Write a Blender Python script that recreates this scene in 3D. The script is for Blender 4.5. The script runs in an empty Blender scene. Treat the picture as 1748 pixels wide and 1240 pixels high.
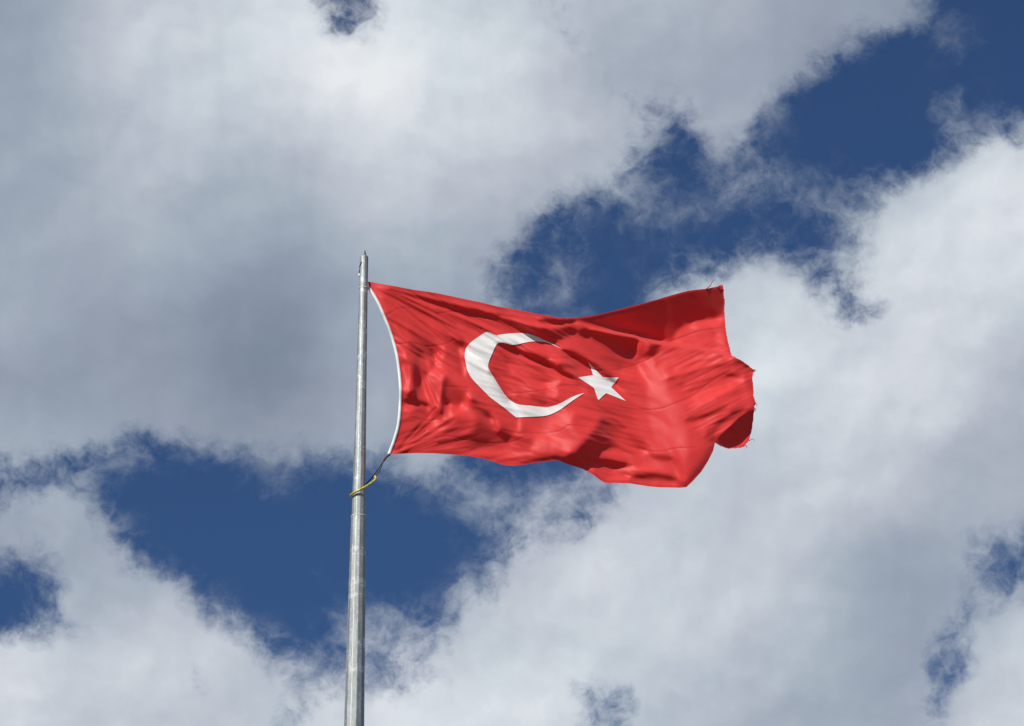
import bpy, bmesh, math
import numpy as np
from mathutils import Vector, geometry

SC = bpy.context.scene
COL = SC.collection
R = math.radians

# ------------------------------------------------------------------ camera
W0, H0 = 1748.0, 1240.0                  # size of the photograph the measurements are taken from
PITCH = R(29.5)
FPX = 6838.0                             # focal length in those pixels
CAM = Vector((0.0, 0.0, 1.65))
cam_d = bpy.data.cameras.new('camera')
cam_d.sensor_width = 36.0
cam_d.sensor_fit = 'HORIZONTAL'
cam_d.lens = 36.0 * FPX / W0
cam_d.clip_start = 0.1
cam_d.clip_end = 20000
cam = bpy.data.objects.new('camera', cam_d)
cam.location = CAM
cam.rotation_euler = (math.pi / 2 + PITCH, 0, 0)
COL.objects.link(cam)
SC.camera = cam
SC.view_settings.view_transform = 'Standard'
SC.view_settings.look = 'None'
SC.view_settings.exposure = 0.0
SC.view_settings.gamma = 1.0
SC.cycles.max_bounces = 8
SC.cycles.use_denoising = True

# ------------------------------------------------------------------ sun
SUN_EL, SUN_AZ = R(38), R(216)           # azimuth clockwise from +Y: behind the camera, to its left
SUN = Vector((math.cos(SUN_EL) * math.sin(SUN_AZ), math.cos(SUN_EL) * math.cos(SUN_AZ), math.sin(SUN_EL)))
sun_d = bpy.data.lights.new('sun', 'SUN')
sun_d.energy = 4.75
sun_d.angle = R(0.5)
sun_d.color = (1.0, 0.955, 0.90)
sun = bpy.data.objects.new('sun', sun_d)
sun.rotation_euler = SUN.to_track_quat('Z', 'Y').to_euler()
sun.location = (-20, -20, 40)
COL.objects.link(sun)

# ------------------------------------------------------------------ node helper
class NT:
    def __init__(s, tree):
        s.t = tree; s.n = tree.nodes; s.l = tree.links
    def node(s, kind, **kw):
        nd = s.n.new(kind)
        for k, v in kw.items():
            setattr(nd, k, v)
        return nd
    def put(s, sock, v):
        if isinstance(v, bpy.types.NodeSocket):
            s.l.new(v, sock)
        else:
            sock.default_value = v
    def math(s, op, a, b=None, c=None, clamp=False):
        nd = s.node('ShaderNodeMath', operation=op, use_clamp=clamp)
        s.put(nd.inputs[0], a)
        if b is not None: s.put(nd.inputs[1], b)
        if c is not None: s.put(nd.inputs[2], c)
        return nd.outputs[0]
    def vmath(s, op, a, b=None, c=None):
        nd = s.node('ShaderNodeVectorMath', operation=op)
        s.put(nd.inputs[0], a)
        if b is not None: s.put(nd.inputs[1], b)
        if c is not None: s.put(nd.inputs[2], c)
        return nd.outputs[0]
    def rng(s, v, a, b, c, d, smooth=True):
        nd = s.node('ShaderNodeMapRange', interpolation_type='SMOOTHSTEP' if smooth else 'LINEAR', clamp=True)
        s.put(nd.inputs[0], v)
        for i, q in enumerate((a, b, c, d)): nd.inputs[i + 1].default_value = q
        return nd.outputs[0]
    def noise(s, vec, scale, detail=2.0, rough=0.5, lac=2.0, dist=0.0, out='Fac'):
        nd = s.node('ShaderNodeTexNoise')
        s.put(nd.inputs['Vector'], vec)
        nd.inputs['Scale'].default_value = scale
        nd.inputs['Detail'].default_value = detail
        nd.inputs['Roughness'].default_value = rough
        nd.inputs['Lacunarity'].default_value = lac
        nd.inputs['Distortion'].default_value = dist
        return nd.outputs[out]
    def comb(s, x, y, z=0.0):
        nd = s.node('ShaderNodeCombineXYZ')
        s.put(nd.inputs[0], x); s.put(nd.inputs[1], y); s.put(nd.inputs[2], z)
        return nd.outputs[0]
    def sep(s, v):
        nd = s.node('ShaderNodeSeparateXYZ'); s.put(nd.inputs[0], v)
        return nd.outputs
    def mixc(s, f, a, b):
        nd = s.node('ShaderNodeMix', data_type='RGBA')
        s.put(nd.inputs[0], f); s.put(nd.inputs[6], a); s.put(nd.inputs[7], b)
        return nd.outputs[2]
    def mixf(s, f, a, b):
        nd = s.node('ShaderNodeMix', data_type='FLOAT')
        s.put(nd.inputs[0], f); s.put(nd.inputs[2], a); s.put(nd.inputs[3], b)
        return nd.outputs[0]
    def ramp(s, f, stops, interp='LINEAR'):
        nd = s.node('ShaderNodeValToRGB')
        cr = nd.color_ramp
        cr.interpolation = interp
        while len(cr.elements) > 1: cr.elements.remove(cr.elements[0])
        cr.elements[0].position = stops[0][0]; cr.elements[0].color = stops[0][1]
        for p, c in stops[1:]:
            e = cr.elements.new(p); e.color = c
        s.put(nd.inputs[0], f)
        return nd.outputs[0]

def lin(c):
    c = c / 255.0
    return c / 12.92 if c <= 0.04045 else ((c + 0.055) / 1.055) ** 2.4
def rgb(r, g, b, k=1.0):
    return (lin(r) * k, lin(g) * k, lin(b) * k, 1.0)

# ------------------------------------------------------------------ world: clear sky and the cloud field in it
# Cloud banks over the patch of sky to the north, as outlines with their cover, edge softness and whether they add or clear.
BANKS = [
 # the great bank on the left
 ('+', 1.0, 34, [(-90,-90),(545,-90),(560,20),(578,52),(605,55),(632,15),(645,-90),(900,-90),(918,10),(960,50),(1000,90),(1050,140),(1095,185),(1110,225),(1085,265),(1060,295),(1000,325),(950,345),(910,372),(885,408),(862,440),(832,465),(850,500),(850,540),(800,640),(765,700),(790,760),(775,800),(730,822),(690,812),(660,775),(600,772),(560,765),(520,772),(470,782),(430,768),(390,778),(340,776),(290,762),(255,748),(215,748),(200,782),(150,798),(90,808),(40,816),(-90,822)]),
 ('-', 0.70, 26, [(445,690),(480,695),(490,725),(455,735)]),
 ('-', 0.0, 11, [(535,-90),(662,-90),(640,30),(612,62),(580,60),(552,28)]),
 # the greyer bank at the top
 ('+', 0.97, 28, [(925,-90),(1560,-90),(1570,25),(1520,55),(1480,70),(1430,88),(1400,122),(1360,150),(1310,176),(1285,202),(1262,238),(1240,256),(1210,238),(1190,202),(1172,176),(1140,164),(1112,182),(1080,160),(1040,120),(1000,80),(960,40)]),
 ('-', 0.72, 16, [(915,5),(945,15),(985,50),(1000,75),(975,60),(940,35)]),
 ('+', 0.42, 30, [(1195,180),(1275,200),(1250,262),(1222,310),(1192,262)]),
 ('+', 0.38, 24, [(1530,0),(1620,36),(1668,80),(1652,112),(1590,92),(1545,62)]),
 ('+', 0.26, 18, [(1600,90),(1660,90),(1650,170),(1615,160)]),
 # the bank on the right and across the bottom
 ('+', 1.0, 30, [(1860,250),(1748,272),(1690,272),(1640,292),(1600,318),(1510,348),(1490,390),(1462,450),(1470,500),(1500,540),(1440,548),(1380,498),(1330,458),(1270,458),(1200,478),(1110,505),(1150,600),(1100,720),(1050,850),(1060,868),(1030,862),(1002,905),(960,914),(900,945),(860,965),(838,962),(845,1000),(850,1040),(790,1005),(765,1020),(775,1070),(752,1095),(745,1160),(700,1190),(600,1180),(545,1180),(515,1205),(500,1340),(1860,1340)]),
 ('-', 0.35, 16, [(1452,535),(1480,548),(1505,530),(1512,548),(1488,558),(1455,552)]),
 ('+', 0.60, 26, [(885,808),(960,790),(1040,800),(1062,850),(1022,858),(965,880),(930,918),(890,905),(872,870)]),
 ('-', 0.12, 11, [(952,892),(985,866),(1022,866),(1006,902),(975,918)]),
 ('+', 0.62, 28, [(618,1030),(660,1035),(700,1055),(735,1092),(720,1160),(618,1160)]),
 ('-', 0.35, 20, [(655,1085),(680,1090),(675,1120),(650,1115)]),
 ('+', 0.42, 20, [(553,1050),(605,1034),(605,1092),(572,1082)]),
 ('-', 0.24, 40, [(1650,965),(1700,930),(1860,900),(1860,1060),(1690,1055),(1655,1015)]),
 ('-', 0.06, 32, [(1588,1110),(1640,1075),(1668,1118),(1640,1205),(1602,1250),(1572,1195)]),
 ('-', 0.46, 30, [(1600,1110),(1640,1040),(1670,1050),(1640,1110)]),
 ('-', 0.22, 28, [(1005,1190),(1060,1180),(1085,1230),(1055,1265),(995,1245)]),
 ('-', 0.55, 20, [(955,1178),(992,1178),(985,1222)]),
 ('+', 1.0, 24, [(1668,1112),(1748,1085),(1860,1055),(1860,1340),(1635,1340),(1655,1225),(1628,1200),(1672,1180)]),
 # the column and the bank at the lower left
 ('+', 0.90, 26, [(-90,892),(10,882),(65,858),(130,856),(170,870),(186,910),(202,950),(232,980),(290,990),(322,1020),(335,1065),(250,1065),(150,1085),(115,1055),(88,1012),(45,985),(-20,975),(-90,968)]),
 ('-', 0.55, 26, [(35,950),(85,955),(75,990),(40,985)]),
 ('-', 0.50, 18, [(250,1015),(285,1018),(275,1035),(252,1032)]),
 ('+', 1.0, 26, [(-90,1130),(0,1114),(60,1104),(115,1092),(160,1092),(200,1062),(250,1050),(300,1040),(335,1040),(372,1072),(420,1092),(450,1122),(500,1132),(538,1136),(520,1162),(490,1200),(470,1240),(460,1340),(-90,1340)]),
 ('-', 0.42, 16, [(322,1138),(345,1150),(370,1190),(352,1198),(330,1165)]),
 # scraps
 ('+', 0.40, 18, [(438,770),(475,780),(490,800),(475,862),(455,872),(438,820)]),
 ('+', 0.42, 24, [(515,772),(605,772),(592,832),(530,822)]),
 ('+', 0.85, 22, [(780,872),(815,840),(850,848),(842,890),(800,898)]),
 ('+', 0.24, 22, [(640,800),(780,810),(800,850),(690,850)]),
 ('+', 0.66, 24, [(922,505),(945,430),(985,428),(988,480),(965,545),(912,548)]),
 ('+', 0.34, 16, [(985,520),(1020,515),(1030,545),(985,548)]),
 ('+', 0.44, 26, [(1058,345),(1120,310),(1168,310),(1162,382),(1110,402),(1058,392)]),
 ('+', 0.54, 22, [(1178,372),(1230,330),(1288,324),(1272,362),(1200,392)]),
 ('+', 0.44, 34, [(1290,290),(1330,272),(1400,300),(1475,318),(1495,362),(1440,400),(1400,380),(1340,372),(1290,402),(1268,350)]),
 ('+', 0.40, 26, [(1395,410),(1440,380),(1472,420),(1440,482),(1398,462)]),
 ('+', 0.52, 20, [(1588,252),(1612,198),(1652,188),(1652,230),(1615,268)]),
 ('+', 0.16, 20, [(1438,242),(1480,190),(1522,178),(1500,222)]),
 ('+', 0.34, 18, [(498,985),(540,964),(584,985),(560,1002)]),
 ('+', 0.15, 14, [(328,992),(402,984),(382,1006)]),
 ('-', 0.10, 16, [(-90,838),(0,836),(110,826),(190,806),(200,830),(120,846),(0,862),(-90,866)]),
 ('+', 0.30, 20, [(200,800),(292,790),(302,822),(232,832)]),
 ('+', 0.20, 16, [(1690,180),(1748,160),(1748,230),(1710,220)]),
]
BRIGHT = [
 "234566677765544443322222",
 "234666788777643333222222",
 "334665689877653333222222",
 "334555556776655433222345",
 "334444445555444433334566",
 "333433334544333333345677",
 "333332223443333455556777",
 "332221123333334666667776",
 "322221113333333567767764",
 "222221123333334566677754",
 "332222223333344555666543",
 "333322222334444555665433",
 "333333333334567655543333",
 "333444444445666655532233",
 "555565445555666555542246",
 "666665556667765554432356",
 "665555566777765443333466",
]
SKY_K = 0.1
world = bpy.data.worlds.new('World')
SC.world = world
world.use_nodes = True
world.node_tree.nodes.clear()
g = NT(world.node_tree)
GC, GR = 63, 40                               # columns, rows of the table the outlines are laid into
def lay_banks():
    st = 6.0
    X = np.arange(st / 2, W0 + 60, st)[None, :] - 30; Y = np.arange(st / 2, H0 + 60, st)[:, None] - 30
    X, Y = np.broadcast_arrays(X, Y)
    C = np.zeros(X.shape)
    for sign, val, blur, poly in BANKS:
        D = np.full(X.shape, 1e9); ins = np.zeros(X.shape, bool); n = len(poly)
        for i in range(n):
            (ax, ay), (bx, by) = poly[i], poly[(i + 1) % n]
            ux_, uy_ = bx - ax, by - ay
            t = np.clip(((X - ax) * ux_ + (Y - ay) * uy_) / max(ux_ * ux_ + uy_ * uy_, 1e-6), 0, 1)
            D = np.minimum(D, np.hypot(X - ax - t * ux_, Y - ay - t * uy_))
            if ay != by:
                ins = ins ^ (((ay > Y) != (by > Y)) & (X < (bx - ax) * (Y - ay) / (by - ay) + ax))
        t = np.clip(np.where(ins, D, -D) / (2.0 * blur * 1.75) + 0.5, 0, 1)
        t = t * t * (3 - 2 * t)
        C = C + (1 - C) * val * t if sign == '+' else np.where(C > val, C * (1 - t) + val * t, C)
    gxk = np.exp(-(X[0][None, :] - (W0 * np.arange(GC) / (GC - 1))[:, None]) ** 2 / (2 * 11.0 ** 2))
    gyk = np.exp(-(Y[:, 0][None, :] - (H0 * np.arange(GR) / (GR - 1))[:, None]) ** 2 / (2 * 11.0 ** 2))
    gxk /= gxk.sum(1, keepdims=True); gyk /= gyk.sum(1, keepdims=True)
    out_ = gyk @ C @ gxk.T
    hx = np.exp(-(X[0][None, :] - (W0 * np.arange(GC) / (GC - 1))[:, None]) ** 2 / (2 * 42.0 ** 2)); hx /= hx.sum(1, keepdims=True)
    hy = np.exp(-(Y[:, 0][None, :] - (H0 * np.arange(GR) / (GR - 1))[:, None]) ** 2 / (2 * 42.0 ** 2)); hy /= hy.sum(1, keepdims=True)
    halo_ = hy @ C @ hx.T
    bm_ = np.array([[int(ch) for ch in row] for row in BRIGHT], float) / 9.0
    ky = np.exp(-(np.arange(17)[None, :] - (16.0 * np.arange(GR) / (GR - 1))[:, None]) ** 2 / (2 * 0.62 ** 2)); ky /= ky.sum(1, keepdims=True)
    kx = np.exp(-(np.arange(24)[None, :] - (23.0 * np.arange(GC) / (GC - 1))[:, None]) ** 2 / (2 * 0.62 ** 2)); kx /= kx.sum(1, keepdims=True)
    B = ky @ bm_ @ kx.T
    B = 0.5 + (B - 0.5) * 1.12
    return out_, B, halo_
CV, BV, HV = lay_banks()
HC = (GC - 1) // 2
def ramp_node(i, o0):                          # made first, while the node tree is small: every edit re-reads the tree
    nd = g.n.new('ShaderNodeValToRGB')
    els = nd.color_ramp.elements
    els[0].position, els[1].position = 0.0, 1.0
    for j in range(1, HC): els.new(j / HC)
    for j in range(HC + 1): els[j].color = (float(CV[i][o0 + j]), float(np.clip(BV[i][o0 + j], 0, 1)), float(HV[i][o0 + j]), 1)
    return nd
RAMPS = [(ramp_node(i, 0), ramp_node(i, HC)) for i in range(GR)]
out = g.node('ShaderNodeOutputWorld')
bg = g.node('ShaderNodeBackground'); bg.inputs['Strength'].default_value = SKY_K
g.l.new(bg.outputs[0], out.inputs[0])
sky = g.node('ShaderNodeTexSky', sky_type='NISHITA')
sky.sun_disc = False
sky.sun_elevation = SUN_EL
sky.sun_rotation = SUN_AZ
sky.altitude = 900
sky.air_density = 1.0
sky.dust_density = 0.6
sky.ozone_density = 2.0
tc = g.node('ShaderNodeTexCoord')
d = g.sep(g.vmath('NORMALIZE', tc.outputs['Generated']))
el = g.math('ARCSINE', d[2])
az = g.math('ARCTAN2', d[0], d[1])
HALF = math.atan(W0 / 2 / FPX)
VH = math.atan(H0 / 2 / FPX)
sx0 = g.math('MULTIPLY_ADD', g.math('MULTIPLY', az, g.math('COSINE', el)), 0.5 / HALF, 0.5)
sy0 = g.math('MULTIPLY_ADD', g.math('SUBTRACT', el, PITCH), -0.5 / VH, 0.5)
# coordinates in units of the patch's width
p0 = g.comb(sx0, g.math('MULTIPLY', sy0, H0 / W0), 0.37)
def warp(p, scale, amt, detail=2, rough=0.5):
    nz = g.noise(p, scale, detail, rough, out='Color')
    return g.vmath('MULTIPLY_ADD', g.vmath('SUBTRACT', nz, (0.5, 0.5, 0.5)), (amt, amt, 0), p)
p1 = warp(p0, 14.0, 0.030, 3, 0.5)
p1 = warp(p1, 50.0, 0.015, 3, 0.5)
q = g.sep(p1)
sx = q[0]
sy = g.math('MULTIPLY', q[1], W0 / H0)
ty = g.math('MULTIPLY', sy, 16.0)
ty = g.math('MULTIPLY', sy, float(GR - 1))
acc = None
for i in range(GR):
    # each row waits for the one before (the vanishing term), which keeps the number of values held at once small
    sxi = sx if acc is None else g.math('MULTIPLY_ADD', acc, 1e-9, sx)
    tyi = ty if acc is None else g.math('MULTIPLY_ADD', acc, 1e-9, ty)
    def half(k_, f):
        g.put(RAMPS[i][k_].inputs[0], f)
        return RAMPS[i][k_].outputs[0]
    r = g.mixc(g.math('GREATER_THAN', sxi, 0.5), half(0, g.math('MULTIPLY', sxi, 2.0)), half(1, g.math('MULTIPLY_ADD', sxi, 2.0, -1.0)))
    dist = g.math('ABSOLUTE', g.math('SUBTRACT', tyi, float(i)))
    if i == 0: dist = g.math('MAXIMUM', tyi, 0.0)
    if i == GR - 1: dist = g.math('MAXIMUM', g.math('SUBTRACT', float(GR - 1), tyi), 0.0)
    w = g.math('SUBTRACT', 1.0, dist, clamp=True)
    acc = g.vmath('SCALE', r) if acc is None else g.vmath('MULTIPLY_ADD', r, w, acc)
    if i == 0: g.put(acc.node.inputs['Scale'], w)
lut = g.sep(acc)
# beyond the measured patch: broken cumulus from noise alone
ex = g.rng(g.math('ABSOLUTE', g.math('SUBTRACT', sx0, 0.5)), 0.54, 0.70, 0, 1)
ey = g.rng(g.math('ABSOLUTE', g.math('SUBTRACT', sy0, 0.5)), 0.54, 0.70, 0, 1)
far = g.math('MAXIMUM', ex, ey)
dv = g.comb(d[0], d[1], g.math('MULTIPLY', d[2], 1.6))
ncov = g.rng(g.noise(dv, 5.0, 4, 0.55), 0.43, 0.64, 0, 1)
cov = g.mixf(far, lut[0], ncov)
halo = g.mixf(far, lut[2], ncov)
bri = g.mixf(far, lut[1], 0.38)
n1 = g.noise(p1, 15.0, 12, 0.62, 2.1, 0.0)
n2 = g.noise(p1, 46.0, 9, 0.64, 2.1, 0.2)
nn = g.math('ADD', g.math('MULTIPLY', g.math('SUBTRACT', n1, 0.5), 0.95),
            g.math('MULTIPLY', g.math('SUBTRACT', n2, 0.5), 0.58))
# thick cloud with a torn edge, and thin shreds wherever there is a little cover
dens = g.math('ADD', g.math('ADD', g.math('MULTIPLY_ADD', cov, 1.10, -0.05), g.rng(cov, 0.72, 1.0, 0, 0.30)), nn)
thick = g.rng(dens, 0.12, 1.05, 0, 1)
n3 = g.noise(warp(p0, 8.0, 0.09, 4, 0.6), 26.0, 8, 0.62, 2.1, 0.3)
shred = g.rng(g.math('ADD', g.math('MULTIPLY_ADD', n2, 0.45, g.math('MULTIPLY', n3, 1.0)), g.math('MULTIPLY', halo, 0.42)), 0.74, 1.18, 0, 1)
veil = g.math('MULTIPLY', shred, g.rng(halo, 0.04, 0.60, 0, 0.85))
alpha = g.math('SUBTRACT', 1.0, g.math('MULTIPLY', g.math('SUBTRACT', 1.0, thick), g.math('SUBTRACT', 1.0, veil)), clamp=True)
# billows: brighter on the side towards the sun, from a copy of the field shifted along the light
pl = g.vmath('ADD', p1, (-0.012, -0.016, 0.0))
b1 = g.noise(p1, 9.0, 5, 0.5)
b2 = g.noise(pl, 9.0, 5, 0.5)
bl = g.math('MULTIPLY', g.math('SUBTRACT', b1, b2), g.rng(bri, 0.15, 0.7, 0.30, 0.75, False))
bm = g.math('MULTIPLY', g.math('SUBTRACT', g.noise(p0, 5.0, 4, 0.5), 0.5), 0.20)
rim = g.math('MULTIPLY', g.rng(dens, 0.45, 1.1, 1, 0), g.rng(thick, 0.1, 0.7, 0, 0.07))
bb = g.math('ADD', g.math('ADD', g.math('ADD', bri, 0.03), bl), g.math('ADD', bm, rim))
cloud = g.ramp(bb, [(0.0, rgb(120, 132, 151)), (0.33, rgb(158, 168, 183)), (0.66, rgb(196, 203, 212)),
                    (0.85, rgb(216, 222, 228)), (1.0, rgb(231, 235, 238))], 'LINEAR')
# faint warm and cool drifts in the grey
hue = g.rng(g.noise(p0, 6.0, 2, 0.5), 0.4, 0.6, 0, 1)
cloud = g.vmath('MULTIPLY', cloud, g.mixc(hue, (0.98, 1.0, 1.005, 1), (1.005, 0.992, 1.0, 1)))
cloud = g.vmath('SCALE', cloud); 
cloud.node.inputs['Scale'].default_value = 1.0 / SKY_K
blue = g.vmath('MULTIPLY', sky.outputs[0], (0.335, 0.475, 0.665))
g.put(bg.inputs['Color'], g.mixc(alpha, blue, cloud))

# ------------------------------------------------------------------ object helpers
def empty(name, loc, label, cat):
    o = bpy.data.objects.new(name, None)
    COL.objects.link(o)
    o.location = loc
    o.empty_display_size = 0.2
    o['label'] = label; o['category'] = cat
    return o
def link(name, me, mat, parent=None):
    o = bpy.data.objects.new(name, me)
    COL.objects.link(o)
    if mat: me.materials.append(mat)
    if parent:
        o.parent = parent
        o.location = -parent.location          # meshes are built in world coordinates
    return o
def mesh(name, verts, faces, smooth=True):
    me = bpy.data.meshes.new(name)
    me.from_pydata([tuple(v) for v in verts], [], [tuple(int(i) for i in f) for f in faces])
    me.update()
    if smooth: me.polygons.foreach_set('use_smooth', [True] * len(me.polygons))
    return me
def tube(pts, rad, seg=10, closed=False):
    """verts, faces of a tube through pts (rad a number or one per point)"""
    pts = [Vector(p) for p in pts]
    n = len(pts)
    rad = [rad] * n if isinstance(rad, (int, float)) else list(rad)
    V, F = [], []
    nrm = None
    for i, p in enumerate(pts):
        t = (pts[min(i + 1, n - 1)] - pts[max(i - 1, 0)]).normalized()
        if nrm is None:
            nrm = t.orthogonal().normalized()
        nrm = (nrm - t * nrm.dot(t)).normalized()
        b = t.cross(nrm)
        for k in range(seg):
            a = 2 * math.pi * k / seg
            V.append(p + (nrm * math.cos(a) + b * math.sin(a)) * rad[i])
    for i in range(n - 1):
        for k in range(seg):
            k2 = (k + 1) % seg
            F.append((i * seg + k, i * seg + k2, (i + 1) * seg + k2, (i + 1) * seg + k))
    F.append(tuple(range(seg - 1, -1, -1)))
    F.append(tuple((n - 1) * seg + k for k in range(seg)))
    return V, F
def smooth_path(pts, n):
    """Catmull-Rom through pts"""
    P = [np.array(p, float) for p in pts]
    P = [2 * P[0] - P[1]] + P + [2 * P[-1] - P[-2]]
    o = []
    for i in range(1, len(P) - 2):
        for k in range(n):
            t = k / n
            a, b, c, e = P[i - 1], P[i], P[i + 1], P[i + 2]
            o.append(0.5 * (2 * b + (c - a) * t + (2 * a - 5 * b + 4 * c - e) * t * t + (3 * b - a - 3 * c + e) * t ** 3))
    o.append(P[-2])
    return o
def material(name):
    m = bpy.data.materials.new(name)
    m.use_nodes = True
    m.node_tree.nodes.clear()
    k = NT(m.node_tree)
    o = k.node('ShaderNodeOutputMaterial')
    return m, k, o
CP, SP = math.cos(PITCH), math.sin(PITCH)
def ray(px, py):
    x, y = (px - W0 / 2) / FPX, (H0 / 2 - py) / FPX
    return Vector((x, CP - y * SP, SP + y * CP))
YP = 40.4                                  # the vertical plane of the pole and of the flag hanging from it
def at(px, py, h=0.0):
    """the point seen at (px, py), h metres this side of that plane"""
    r = ray(px, py)
    return CAM + r * ((YP - h) / r.y)
MPX = YP / CP / FPX

# ------------------------------------------------------------------ ground
m_ground, k, o = material('paving')
b = k.node('ShaderNodeBsdfPrincipled')
tcg = k.node('ShaderNodeTexCoord')
c = k.mixc(k.rng(k.noise(tcg.outputs['Object'], 0.6, 8, 0.6), 0.35, 0.65, 0, 1), (0.10, 0.095, 0.085, 1), (0.06, 0.07, 0.045, 1))
k.put(b.inputs['Base Color'], c); b.inputs['Roughness'].default_value = 0.9
k.l.new(b.outputs[0], o.inputs[0])
N = 64
gv = [(0, 0, 0)] + [(6000 * math.cos(2 * math.pi * i / N), 6000 * math.sin(2 * math.pi * i / N), 0) for i in range(N)]
gf = [(0, i + 1, (i + 1) % N + 1) for i in range(N)]
ground = link('ground', mesh('ground', gv, gf, False), m_ground)
ground['kind'] = 'structure'

# ------------------------------------------------------------------ flagpole
m_steel, k, o = material('galvanised_steel')
b = k.node('ShaderNodeBsdfPrincipled')
tcs = k.node('ShaderNodeTexCoord')
po = tcs.outputs['Object']
st = k.vmath('MULTIPLY', po, (1, 1, 0.16))
sp = k.noise(k.vmath('MULTIPLY', po, (1, 1, 0.6)), 34, 4, 0.6)
dr = k.noise(st, 22, 6, 0.65)
base = k.mixc(k.rng(dr, 0.36, 0.64, 0, 1), (0.25, 0.27, 0.265, 1), (0.36, 0.38, 0.37, 1))
base = k.mixc(k.rng(sp, 0.5, 0.72, 0, 0.55), base, (0.50, 0.52, 0.51, 1))
run = k.rng(k.noise(k.vmath('MULTIPLY', po, (1, 1, 0.5)), 9, 5, 0.7, 2.0, 0.8), 0.58, 0.66, 0, 1)
run = k.math('MAXIMUM', run, 0.0)
for py_b, hw in ((497, .025), (610, .05), (660, .04), (945, .045), (998, .05), (1022, .02), (1146, .04)):      # patches of thick bright zinc
    zb = at(613, py_b).z
    near = k.rng(k.math('ABSOLUTE', k.math('SUBTRACT', k.sep(po)[2], zb)), hw, hw + 0.012, 1, 0)
    run = k.math('MAXIMUM', run, k.math('MULTIPLY', near, k.rng(k.noise(po, 26, 4, 0.65), 0.44, 0.62, 0, 0.7)))
base = k.mixc(run, base, (0.72, 0.72, 0.69, 1))
drk = k.rng(k.noise(k.vmath('MULTIPLY', po, (1.6, 1.6, 0.25)), 14, 6, 0.7, 2.0, 1.2), 0.62, 0.72, 0, 0.7)
base = k.mixc(drk, base, (0.17, 0.18, 0.17, 1))
k.put(b.inputs['Base Color'], base)
b.inputs['Metallic'].default_value = 0.55
k.put(b.inputs['Roughness'], k.mixf(run, k.mixf(dr, 0.38, 0.62), 0.3))
bp = k.node('ShaderNodeBump'); bp.inputs['Strength'].default_value = 0.10; bp.inputs['Distance'].default_value = 0.01
k.put(bp.inputs['Height'], dr); k.put(b.inputs['Normal'], bp.outputs[0])
k.l.new(b.outputs[0], o.inputs[0])
m_dark, k, o = material('blackened_iron')
b = k.node('ShaderNodeBsdfPrincipled'); b.inputs['Roughness'].default_value = 0.6
k.put(b.inputs['Base Color'], k.mixc(k.noise(k.node('ShaderNodeTexCoord').outputs['Object'], 60, 3), (0.012, 0.012, 0.013, 1), (0.04, 0.035, 0.03, 1)))
k.l.new(b.outputs[0], o.inputs[0])

m_weld, k, o = material('bright_zinc')
b = k.node('ShaderNodeBsdfPrincipled'); b.inputs['Roughness'].default_value = 0.5
k.put(b.inputs['Base Color'], k.mixc(k.noise(k.node('ShaderNodeTexCoord').outputs['Object'], 30, 3), (0.62, 0.58, 0.52, 1), (0.82, 0.79, 0.74, 1)))
k.l.new(b.outputs[0], o.inputs[0])
pbase = at(613.0, 840.0)
PX, PY = pbase.x, YP
def pole_z(py):
    return at(613, py).z
def wid(py, w):                             # width seen in pixels -> radius in metres
    z = pole_z(py)
    dep = PY * CP + (z - CAM.z) * SP
    return w * dep / FPX / 2
prof = [(pole_z(y), wid(y, w)) for y, w in ((441, 14.6), (560, 16.0), (700, 18.9), (770, 20.7), (850, 23.6), (884, 24.6), (900, 25.4), (1000, 28.2), (1240, 34.0))]
prof.sort()
zs = [0.0, 6.0, 12.0] + [p[0] for p in prof]
slope = (prof[0][1] - prof[3][1]) / (prof[3][0] - prof[0][0]) * 0.6
rs = [prof[0][1] + slope * (prof[0][0] - z) for z in (0.0, 6.0, 12.0)] + [p[1] for p in prof]
SIDES, PHI = 12, R(16)
flagpole = empty('flagpole', (PX, PY, 0), 'tall grey galvanised steel flagpole with twelve flat sides, tapering to the top', 'flagpole')
def ngon(zl, rl, cap_top=True):
    V, F = [], []
    for z, r in zip(zl, rl):
        for i in range(SIDES):
            a = PHI + 2 * math.pi * i / SIDES
            V.append((PX + r * math.cos(a), PY - r * math.sin(a), z))
    for j in range(len(zl) - 1):
        for i in range(SIDES):
            i2 = (i + 1) % SIDES
            F.append((j * SIDES + i, j * SIDES + i2, (j + 1) * SIDES + i2, (j + 1) * SIDES + i))
    F.append(tuple((len(zl) - 1) * SIDES + i for i in range(SIDES)))
    F.append(tuple(reversed(range(SIDES))))
    return V, F
def finish(me, bevel=0.0):
    bm = bmesh.new(); bm.from_mesh(me)
    if bevel:
        es = [e for e in bm.edges if abs(e.verts[0].co.z - e.verts[1].co.z) > 0.05]
        bmesh.ops.bevel(bm, geom=es, offset=bevel, segments=2, profile=0.6, affect='EDGES')
    bmesh.ops.recalc_face_normals(bm, faces=bm.faces)
    bm.to_mesh(me); bm.free()
zt, rt = zs[-1], rs[-1]
zj = pole_z(884); rj = float(np.interp(zj, zs, rs))
lo = [(z, r + 0.004) for z, r in zip(zs, rs) if z < zj] + [(zj - 0.012, rj + 0.005), (zj, rj + 0.003)]
hi = [(zj - 0.3, rj - 0.002), (zj + 0.001, rj - 0.002)] + [(z, r) for z, r in zip(zs, rs) if z > zj + 0.05]
V, F = ngon(*zip(*lo)); me = mesh('lower_section', V, F, False); finish(me, 0.006)
link('lower_section', me, m_steel, flagpole)
V, F = ngon(*zip(*(hi + [(zt + 0.02, rt * 0.93), (zt + 0.032, rt * 0.7)]))); me = mesh('upper_section', V, F, False); finish(me, 0.006)
link('upper_section', me, m_steel, flagpole)
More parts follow.
